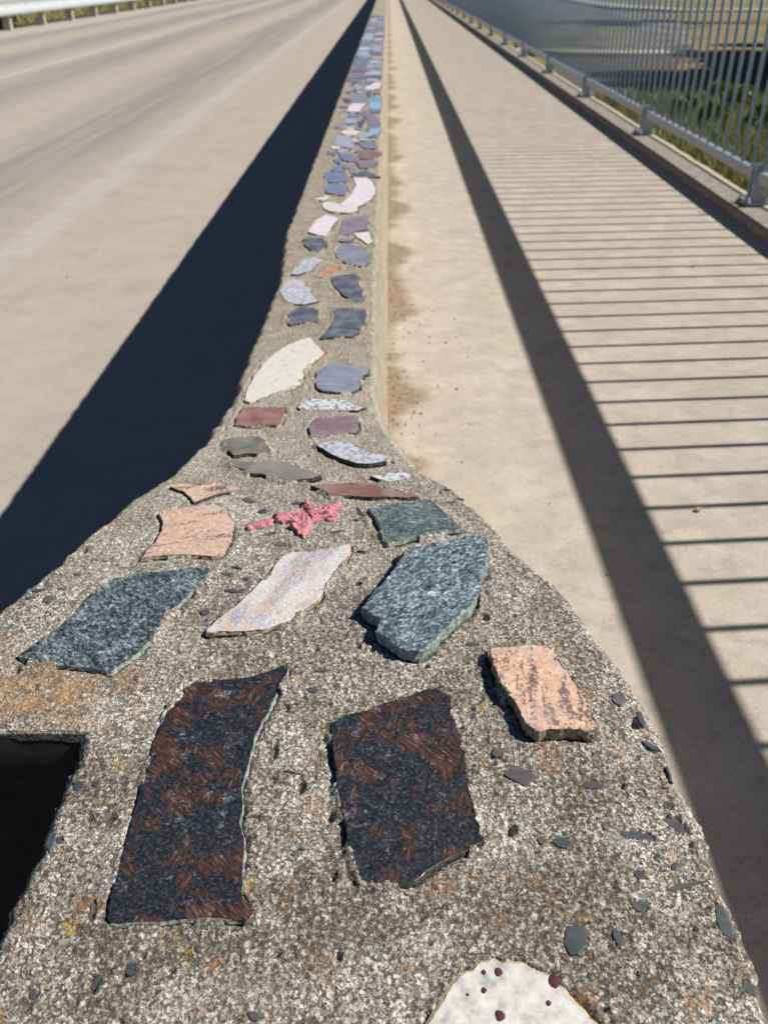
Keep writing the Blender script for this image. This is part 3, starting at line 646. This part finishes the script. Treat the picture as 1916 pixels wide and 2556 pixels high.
# listed pits in the concrete
for k, x0, y0, rad, dep in (('D',1045,1335,.0035,.006),('D',1103,1793,.003,.006),('D',178,1190,.004,.004),('D',713,1765,.003,.004),('C6',1235,1015,.004,.004),('C6',1180,688,.003,.005),('C6',1100,870,.007,.004),('D',1370,1560,.004,.004),('C6',60,540,.004,.004)):
    cx, cy = W(k, [(x0, y0)], TOP)[0]; dd = np.hypot(fx - cx, (fy - cy) * .8); fzz -= np.where(top, np.clip(1 - dd / rad, 0, 1) ** .5 * dep, 0)
V = np.stack([fxx, fy, fzz], 1)
i = np.arange(NR - 1)[:, None] * NC + np.arange(NC - 1)[None, :]
F = np.stack([i, i + 1, i + NC + 1, i + NC], -1).reshape(-1, 4)
bm = bmesh.new()
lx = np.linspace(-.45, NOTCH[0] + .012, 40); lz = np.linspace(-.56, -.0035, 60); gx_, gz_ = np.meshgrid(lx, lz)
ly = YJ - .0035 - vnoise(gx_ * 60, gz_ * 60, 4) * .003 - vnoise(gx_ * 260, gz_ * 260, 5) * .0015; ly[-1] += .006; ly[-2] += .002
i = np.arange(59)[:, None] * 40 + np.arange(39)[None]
RECESS_SHADE = plain('black recess shade', (.020, .020, .022), .8, .25, 0, .5, 120)  # deep shade of the recess, put into the colour of an added sheet
adopt(link('recess_shade_sheet', npmesh('recess_shade_sheet', np.column_stack([gx_.ravel(), ly.ravel(), gz_.ravel() + TOP]), np.stack([i, i + 1, i + 41, i + 40], -1).reshape(-1, 4)), RECESS_SHADE), wall)
body = link('wall_body', npmesh('wall_body', V, F), MAT['wall']); adopt(body, wall)

# ---- the pink flaky piece lying on the wall
def lump(name, pts, mat, hgt, seed):
    p = np.array(W('K5', pts, TOP + .004)); mn, mx = p.min(0) - .002, p.max(0) + .002
    st = .00085; xs = np.arange(mn[0], mx[0], st); ys = np.arange(mn[1], mx[1], st)
    gx, gy = np.meshgrid(xs, ys); Q = np.stack([gx.ravel(), gy.ravel()], 1)
    sd = seg_dist(Q, p) + (vnoise(Q[:, 0] * 380, Q[:, 1] * 380, seed) - .5) * .002
    h = np.clip(-sd / .0018, 0, 1) ** .5 * hgt * (.55 + .6 * vnoise(Q[:, 0] * 150, Q[:, 1] * 110, seed + 1)) + (vnoise(Q[:, 0] * 500, Q[:, 1] * 400, seed + 2) - .5) * .0018
    d, r = worley(Q[:, 0] / .011, Q[:, 1] / .016, seed + 5); h = h * (.55 + .6 * r)
    z = np.where(sd < 0, TOP + np.maximum(h, -.001), TOP - .002)
    nx, ny = len(xs), len(ys); i = np.arange(ny - 1)[:, None] * nx + np.arange(nx - 1)[None]
    F = np.stack([i, i + 1, i + nx + 1, i + nx], -1).reshape(-1, 4)
    keep = (sd[F] < .0008).any(1); F = F[keep]
    used = np.unique(F); remap = np.full(nx * ny, -1); remap[used] = np.arange(len(used))
    V = np.column_stack([Q, z])[used]
    return link(name, npmesh(name, V, remap[F], False), mat)
pm = M('dusty pink flaking paint', .65, .35); n_ = pm.noise(260, 5, rough=.7)
pm.col(pm.mix(pm.ramp(pm.noise(120, 4), [(.60, 0.), (.66, 1.)]), pm.ramp(n_, [(.3, (.36, .12, .15)), (.6, (.62, .27, .31))]), (.12, .03, .05))); pm.bump(n_, .6, .001)
pl = tag(lump('pink_lump', [(590,290),(640,280),(690,285),(720,260),(745,232),(775,235),(790,265),(830,258),(870,250),(930,240),(950,250),(900,275),(930,300),(930,315),(900,335),(850,330),(790,335),(775,380),(745,400),(715,405),(690,385),(660,360),(690,345),(640,345),(595,345),(590,320)], pm.m, .0048, 40),
         'flaky pink star shaped lump stuck on the concrete between salmon and grey green stones', 'ornament')
a_ = lump('side_piece', [(440,370),(450,350),(500,330),(560,318),(587,312),(587,340),(570,355),(500,370),(455,380)], pm.m, .0036, 60); a_.parent = pl
b_ = lump('orange_tip', [(720,402),(735,392),(750,395),(754,415),(735,422)], MAT['orange'], .004, 80); b_.parent = pl

# ------------------------------------------------------------------ footpath fence
fence = tag(empty('metal_fence', (XF, 0, .046)), 'grey galvanised steel fence of thin upright bars along the footpath', 'fence')
FI = Matrix.Translation((-XF, 0, -.046))
FY1 = 62.
def rail(name, x0, x1, z0, z1, bev):
    bm = bmesh.new(); y = -1.2
    box(bm, x0, x1, -1.2, FY1, z0, z1, 0, bev); return adopt(link(name, mesh(bm, name), MAT['galv']), fence, FI)
rail('bottom_rail', XF - .018, XF + .019, .130, .172, .003)
rail('top_rail', XF - .036, XF + .036, 1.020, 1.085, .008)
PITCH_B, BR = .1255, .0082
bm = bmesh.new(); cyl(bm, 0, 0, .1715, 1.021, BR, 10); bar_me = mesh(bm, 'bar'); bar_me.materials.append(MAT['barm'])
ys = np.arange(.35, FY1, PITCH_B)
for y in ys[:298]:
    o = bpy.data.objects.new('bar', bar_me); C.objects.link(o); o.location = (XF, y, 0); adopt(o, fence, FI)
bm = bmesh.new()
for y in ys[298:]: cyl(bm, XF, y, .1715, 1.021, BR, 5)
adopt(tag(link('far_bars', mesh(bm, 'far_bars'), MAT['barm']), kind='stuff'), fence, FI)
# feet
bm = bmesh.new()
for s in (-1, 1): box(bm, -.028, .028, s * .022 - .005, s * .022 + .005, .010, .163, 0, .0015)
leg_me = mesh(bm, 'post_foot'); leg_me.materials.append(MAT['galv'])
bm = bmesh.new(); box(bm, -.058, .050, -.06, .06, 0, .012, 0, .002); plate_me = mesh(bm, 'base_plate'); plate_me.materials.append(MAT['plate'])
bm = bmesh.new(); cyl(bm, 0, 0, .011, .022, .011, 6); cyl(bm, 0, 0, .021, .036, .006, 8); bolt_me = mesh(bm, 'bolt'); bolt_me.materials.append(MAT['galv'])
y = 4.02 - 1.93 * 2; n = 0
while y < FY1:
    f = bpy.data.objects.new('post_foot', leg_me); C.objects.link(f); f.location = (XF, y, .034); adopt(f, fence, FI)
    p = bpy.data.objects.new('base_plate', plate_me); C.objects.link(p); p.location = (0, 0, 0); p.parent = f
    if n < 8:
        for bx in (-.043, .037):
            for by in (-.045, .045):
                b = bpy.data.objects.new('bolt', bolt_me); C.objects.link(b); b.location = (bx, by, 0); b.parent = f
    y += 1.93; n += 1

# ------------------------------------------------------------------ roadside guardrail on the left
GX = -6.62
guard = tag(empty('guardrail', (GX, 18, ROADZ)), 'pale zinc roadside barrier rail on short posts across the road', 'guardrail')
prof = [(0, .235), (.035, .25), (.05, .285), (.035, .32), (.0, .345), (-.012, .39), (0, .435), (.035, .46), (.05, .495), (.035, .53), (0, .545)]
bm = bmesh.new(); ysg = np.arange(6, 62, 1.0); rings = []
for y in ysg: rings.append([bm.verts.new((GX + px, y, ROADZ + pz)) for px, pz in prof])
for a, b in zip(rings, rings[1:]):
    for i in range(len(prof) - 1): bm.faces.new((a[i], a[i + 1], b[i + 1], b[i])).smooth = True
bm_me = mesh(bm, 'beam'); bo = link('beam', bm_me, MAT['zinc']); so_ = bo.modifiers.new('thickness', 'SOLIDIFY'); so_.thickness = .004
adopt(bo, guard)
bm = bmesh.new(); box(bm, -.17, -.035, -.06, .06, -.02, .50, 0, .006); gp = mesh(bm, 'post'); gp.materials.append(MAT['post'])
bm = bmesh.new(); box(bm, -.034, .004, -.05, .05, .26, .50, 0, .004); gb = mesh(bm, 'spacer_block'); gb.materials.append(MAT['plate'])
y = 18.1 - 1.82 * 6
while y < 62:
    o = bpy.data.objects.new('post', gp); C.objects.link(o); o.location = (GX + .0, y, ROADZ); adopt(o, guard)
    s = bpy.data.objects.new('spacer_block', gb); C.objects.link(s); s.parent = o; s.location = (-.012, 0, 0)
    y += 1.82

# ------------------------------------------------------------------ land beside and below the bridge
GZ = -3.6
def land_mat():
    m = M('dry grass land', .95, .15)
    big = m.noise(.16, 5, rough=.6); f = m.noise(3.5, 6, rough=.75)
    a = m.ramp(f, [(.3, (.12, .11, .045)), (.55, (.27, .225, .11)), (.75, (.42, .35, .19))])
    b = m.ramp(f, [(.3, (.035, .055, .015)), (.6, (.09, .125, .035)), (.75, (.17, .19, .07))])
    m.col(m.mix(m.ramp(big, [(.5, 0.), (.7, .8)]), a, b)); m.bump(f, .8, .03); return m.m
LAND = land_mat()
def land(name, x0, x1, y0, y1, zf, n=60, m=60):
    xs = np.linspace(x0, x1, n); ys = np.linspace(y0, y1, m); gx, gy = np.meshgrid(xs, ys)
    v = np.column_stack([gx.ravel(), gy.ravel(), zf(gx, gy).ravel()]); i = np.arange(m - 1)[:, None] * n + np.arange(n - 1)[None]
    return tag(link(name, npmesh(name, v, np.stack([i, i + 1, i + n + 1, i + n], -1).reshape(-1, 4)), LAND), kind='structure')
land('ground', 1.2, 900, -40, 1500, lambda x, y: np.full(x.shape, GZ) + (vnoise(x / 6, y / 6, 3) - .5) * .25 * (x > 4), 160, 160)
land('grass_verge', -600, ROAD_L - .3, -40, 900, lambda x, y: -.06 - np.clip((-x - 7.2) * .12, 0, 2.) + (vnoise(x / 3, y / 3, 9) - .5) * .1 * (x < -8), 160, 160)
asph = M('dusty patched asphalt', .9, .3); asph.col(asph.mix(asph.ramp(asph.noise(.35, 6, rough=.7), [(.42, 0.), (.56, 1.)]), (.10, .10, .105), (.27, .235, .17))); asph = asph.m
def slab(name, pts, z, h, mat):
    bm = bmesh.new(); vs = [bm.verts.new((x, y, z + h)) for x, y in pts]; f = bm.faces.new(vs)
    if f.normal.z < 0: f.normal_flip()
    r = bmesh.ops.extrude_face_region(bm, geom=[f]); bmesh.ops.translate(bm, verts=[v for v in r['geom'] if isinstance(v, bmesh.types.BMVert)], vec=(0, 0, -h - .3))
    return tag(link(name, mesh(bm, name), mat), kind='structure')
G = lambda x, y: at(x, y, GZ)
slab('side_road', [G(1290, 133), G(1560, 142), G(1735, 141), G(1700, 60), G(1560, 30), G(1290, 20)], GZ, .17, asph)
slab('side_road_verge', [G(1380, 300), G(1640, 300), G(1700, 150), G(1380, 150)], GZ, .15, plain('dark bare earth', (.13, .115, .11), .95, .1, 0, .3, 2))
kc = plain('pale kerb stone', (.55, .52, .46), .85, .2, 0, .15, 3)
def strip(name, pts, wdt, z, h, mat):
    pts = [Vector((*p, 0)) for p in pts]; bm = bmesh.new(); L = []
    for i, p in enumerate(pts):
        d = (pts[min(i + 1, len(pts) - 1)] - pts[max(i - 1, 0)]).normalized(); n = Vector((-d.y, d.x, 0)) * wdt / 2
        L.append([bm.verts.new((q.x, q.y, zz)) for q, zz in ((p - n, z - .1), (p - n, z + h), (p + n, z + h), (p + n, z - .1))])
    for a, b in zip(L, L[1:]):
        for i in range(3): bm.faces.new((a[i], a[i + 1], b[i + 1], b[i]))
    return tag(link(name, mesh(bm, name), mat), kind='structure')
strip('side_road_kerb', [G(1290, 134), G(1420, 140), G(1560, 143), G(1640, 142), G(1742, 141)], 2.2, GZ, .3, kc)
strip('side_road_kerb', [G(1400, -5), G(1480, 12), G(1560, 22), G(1700, 30), G(1916, 30)], 4.0, GZ, .3, kc)

# foliage: small leaf faces in clumps
def leafmat(name, a, b):
    m = M(name, .7, .3); n = m.noise(9, 3); f = m.noise(60, 2)
    m.col(m.mix(m.ramp(n, [(.35, 0.), (.65, 1.)]), a, b)); m.b.inputs['Subsurface Weight'].default_value = 0; return m.m
LG = leafmat('mid green leaves', (.10, .15, .04), (.22, .28, .08)); LY = leafmat('yellow green blades', (.19, .22, .07), (.42, .40, .17)); LD = leafmat('dark green leaves', (.012, .025, .008), (.035, .06, .018))
BARK = plain('grey brown bark', (.10, .08, .06), .9, .2, 0, .3, 20)
def leaves(name, mat, centers, n, size, parent=None, up=0):
    cs = np.asarray(centers); k = rng.integers(0, len(cs), n); c = cs[k, :3]; r = cs[k, 3:4]
    dv = rng.normal(size=(n, 3)); dv /= np.linalg.norm(dv, axis=1)[:, None]; p = c + dv * r * (rng.random((n, 1)) ** .4)
    a = rng.normal(size=(n, 3)); a[:, 2] += up; a /= np.linalg.norm(a, axis=1)[:, None]; b = np.cross(a, rng.normal(size=(n, 3))); b /= np.linalg.norm(b, axis=1)[:, None]
    s = size * (.6 + .8 * rng.random((n, 1)))
    v = np.stack([p - a * s, p + b * s * .45, p + a * s, p - b * s * .45], 1).reshape(-1, 3)
    o = link(name, npmesh(name, v, np.arange(n * 4).reshape(n, 4), False), mat, parent); return o
def tree(x, y, z, h, rad, label, cat='tree', mat=LD, n=9000, name='leafy_tree', group=None, leaf=.11):
    t = tag(empty(name, (x, y, z)), label, cat, group); bm = bmesh.new(); r0 = max(.03, h * .022)
    cyl(bm, 0, 0, -.2, h * .6, r0, 9, r0 * .5)
    for i in range(6):
        a = i * 1.05 + random.random(); b0 = len(bm.verts); cyl(bm, 0, 0, 0, h * .42, r0 * .4, 6, r0 * .12)
        bm.verts.ensure_lookup_table(); M_ = Matrix.Translation((0, 0, h * (.3 + .04 * i))) @ Matrix.Rotation(a, 4, 'Z') @ Matrix.Rotation(.7, 4, 'X')
        for v in bm.verts[b0:]: v.co = M_ @ v.co
    link('trunk', mesh(bm, 'trunk'), BARK, t)
    cs = [(random.gauss(0, rad * .42), random.gauss(0, rad * .42), h * random.uniform(.38, .95), rad * random.uniform(.28, .5)) for _ in range(16)]
    leaves('crown', mat, cs, n, leaf, t); return t
# trees standing right of the frame throw the shade seen on the low ground
def sun_base(px, py, hgt):
    x, y = G(px, py); k = hgt / math.tan(SUN_EL); return x + k * math.cos(SUN_AZ), y + k * math.sin(SUN_AZ)
ORD = ('nearest the fence', 'second in the row', 'third in the row', 'fourth in the row', 'farthest in the row')
for i_, (gx, gy, h, rd) in enumerate(((15.5, 43, 9, 4.2), (18, 49, 9, 4.8), (21.5, 54.5, 9, 5.2), (25, 60, 9, 5.5), (29, 67, 10, 5.5))):
    hh = h * .66 / math.tan(SUN_EL); tree(gx + hh * math.cos(SUN_AZ), gy + hh * math.sin(SUN_AZ), GZ, h, rd, 'leafy tree on the low ground right of the bridge, ' + ORD[i_], n=22000, leaf=.32, group='row of trees on the low ground')
for i_, (gx, gy) in enumerate(((23, 45), (27, 52), (31, 58), (36, 66))):
    hh = 9 * .66 / math.tan(SUN_EL); tree(gx + hh * math.cos(SUN_AZ), gy + hh * math.sin(SUN_AZ), GZ, 9, 6, 'leafy tree behind the row on the low ground, ' + ORD[i_], n=20000, leaf=.32, group='row of trees on the low ground')
hh = 24 * .66 / math.tan(SUN_EL); tree(23 + hh * math.cos(SUN_AZ), 99 + hh * math.sin(SUN_AZ), GZ, 24, 4.0, 'tall slim leafy tree beyond the car park', n=16000, leaf=.35)
def shrub(x, y, z, h, rad, label, mat=LG, n=2500, leaf=.06, group='shrubs on the low ground'):
    t = tag(empty('shrub', (x, y, z)), label, 'shrub', group); bm = bmesh.new()
    for i in range(5): 
        b0 = len(bm.verts); cyl(bm, 0, 0, -.05, h * .7, .02, 5, .008); bm.verts.ensure_lookup_table()
        M_ = Matrix.Rotation(i * 1.3, 4, 'Z') @ Matrix.Rotation(.35, 4, 'X')
        for v in bm.verts[b0:]: v.co = M_ @ v.co
    link('stem', mesh(bm, 'stem'), BARK, t)
    cs = [(random.gauss(0, rad * .4), random.gauss(0, rad * .4), h * random.uniform(.2, .9), rad * random.uniform(.3, .5)) for _ in range(10)]
    leaves('foliage', mat, cs, n, leaf, t); return t
shr = [(1700,300,.8,'low yellow green shrub seen leftmost through the fence bars'),(1760,330,.9,'low shrub behind the bars above the nearest post foot'),(1830,290,1.,'green shrub behind the bars near the right edge, uppermost'),(1880,345,.9,'green shrub behind the bars at the right edge'),(1790,262,.8,'small green shrub at the border of the dark shade')]
for i, (px, py, h, lb) in enumerate(shr):
    x, y = G(px, py); shrub(x, y, GZ, h, h * .6, lb, (LY, LG)[i % 2], 2600, .08)
# tall grass on the low ground beside the bridge
def tall_grass(name, n, region, hmin, hmax, z, mat, wd=.02):
    P = np.array([region() for _ in range(n)]); h = rng.uniform(hmin, hmax, n)[:, None]; a = rng.uniform(0, 6.28, n)
    d = np.column_stack([np.cos(a), np.sin(a), np.zeros(n)]); ln = np.column_stack([rng.normal(0, .25, n), rng.normal(0, .25, n), np.zeros(n)]) * h
    b = np.column_stack([P, np.full(n, z - .12)]); up = np.array([0, 0, 1.]) * h
    v = np.stack([b - d * wd, b + d * wd, b + d * wd * .6 + up * .6 + ln * .4, b - d * wd * .6 + up * .6 + ln * .4, b + up + ln], 1).reshape(-1, 3)
    i = np.arange(n)[:, None] * 5; F = np.concatenate([i + [0, 1, 2], i + [0, 2, 3], i + [3, 2, 4]])
    return tag(link(name, npmesh(name, v, F, False), mat), kind='stuff')
def reg1():
    px, py = random.uniform(1480, 2050), random.uniform(250, 560); return G(px, py)
tall_grass('tall_grass', 26000, reg1, .25, .8, GZ, LY, .022)
tall_grass('tall_grass', 16000, reg1, .2, .6, GZ, LG, .025)
def reg2(): return random.uniform(-16, -7.15), random.uniform(9, 60)
tall_grass('roadside_grass', 26000, reg2, .05, .2, -.1, LY, .012)
for x, y, h, m_, lb in ((-8.3, 20.2, .9, LD, 'dark bush behind the barrier rail, left of the bright one'), (-7.9, 20.6, .6, LG, 'bright green bush behind the barrier rail near the left edge'), (-8.4, 19.5, .8, LD, 'dark bush behind the barrier rail at the left edge')):
    shrub(x, y, -.15, h, h * .6, lb, m_, 3000, .045, 'bushes behind the barrier rail')

# ------------------------------------------------------------------ small things on the path
GR = []
for gx, gy in [(1385,180),(1370,648),(1180,780),(1205,843),(1235,915),(1130,880),(1165,970),(1490,1000),(1415,1040),(1565,1140),(1380,1235),(1490,1360),(1085,1280),(1150,1275),(1095,1415),(1220,1455),(1195,1530),(1245,1528),(1175,1560),(1135,1605),(1085,1600),(1230,1610),(1580,1600),(1325,820),(1475,875)]:
    GR.append((*W('C2', [(gx, gy)], 0)[0], random.uniform(.002, .0038)))
for _ in range(70): GR.append((abs(random.gauss(0, .07)) + .012, random.uniform(1.2, 3.2), random.uniform(.0012, .003)))
for _ in range(60): GR.append((random.uniform(.05, 1.4), random.uniform(1.0, 5), random.uniform(.001, .002)))
for _ in range(60): GR.append((random.uniform(-3, -.9), random.uniform(1.2, 6), random.uniform(.0015, .0035)))
bm = bmesh.new()
for x, y, r_ in GR:
    b0 = len(bm.verts); bmesh.ops.create_icosphere(bm, subdivisions=1, radius=r_); bm.verts.ensure_lookup_table(); z = r_ * .35 + (ROADZ if x < -.1 else 0)
    s = [random.uniform(.7, 1.3) for _ in range(3)]
    for v in bm.verts[b0:]: v.co = Vector((x + v.co.x * s[0], y + v.co.y * s[1], z + v.co.z * s[2] * .7))
tag(link('gravel', mesh(bm, 'gravel'), plain('dark grey gravel', (.09, .09, .095), .8, .3, 0, .4, 200)), kind='stuff')
LEAF = plain('dry tan leaf', (.42, .26, .12), .8, .2, 0, .3, 150)
def leaf(px, py, s, rot, label):
    x, y = at(px, py, 0); bm = bmesh.new(); n = 7; L = []; R = []
    for i in range(n):
        t = i / (n - 1); wv = math.sin(math.pi * t) ** .8 * .32; z = .003 + .004 * math.sin(math.pi * t) + .002 * math.sin(7 * t)
        L.append(bm.verts.new(((t - .5) * s, wv * s, z + .004 * wv))); R.append(bm.verts.new(((t - .5) * s, -wv * s, z + .006 * wv)))
    mid = [bm.verts.new(((i / (n - 1) - .5) * s, 0, .0025 + .003 * math.sin(math.pi * i / (n - 1)))) for i in range(n)]
    for i in range(n - 1):
        for A, B in ((L, mid), (mid, R)):
            vs = [A[i], A[i + 1], B[i + 1], B[i]]
            try: bm.faces.new(vs)
            except ValueError: pass
    o = link('fallen_leaf', mesh(bm, 'fallen_leaf'), LEAF); o.location = (x, y, 0); o.rotation_euler = (0, 0, rot)
    return tag(o, label, 'leaf', 'dry leaves on the footpath')
leaf(1745, 1276, .020, .9, 'tan curled leaf on the footpath between two thin bar shadows, nearest the camera')
leaf(1730, 667, .018, .4, 'small dark leaf on the striped part of the footpath, farther from the camera')
leaf(1332, 880, .014, 1.4, 'small dry leaf at the left edge of the broad rail shadow')
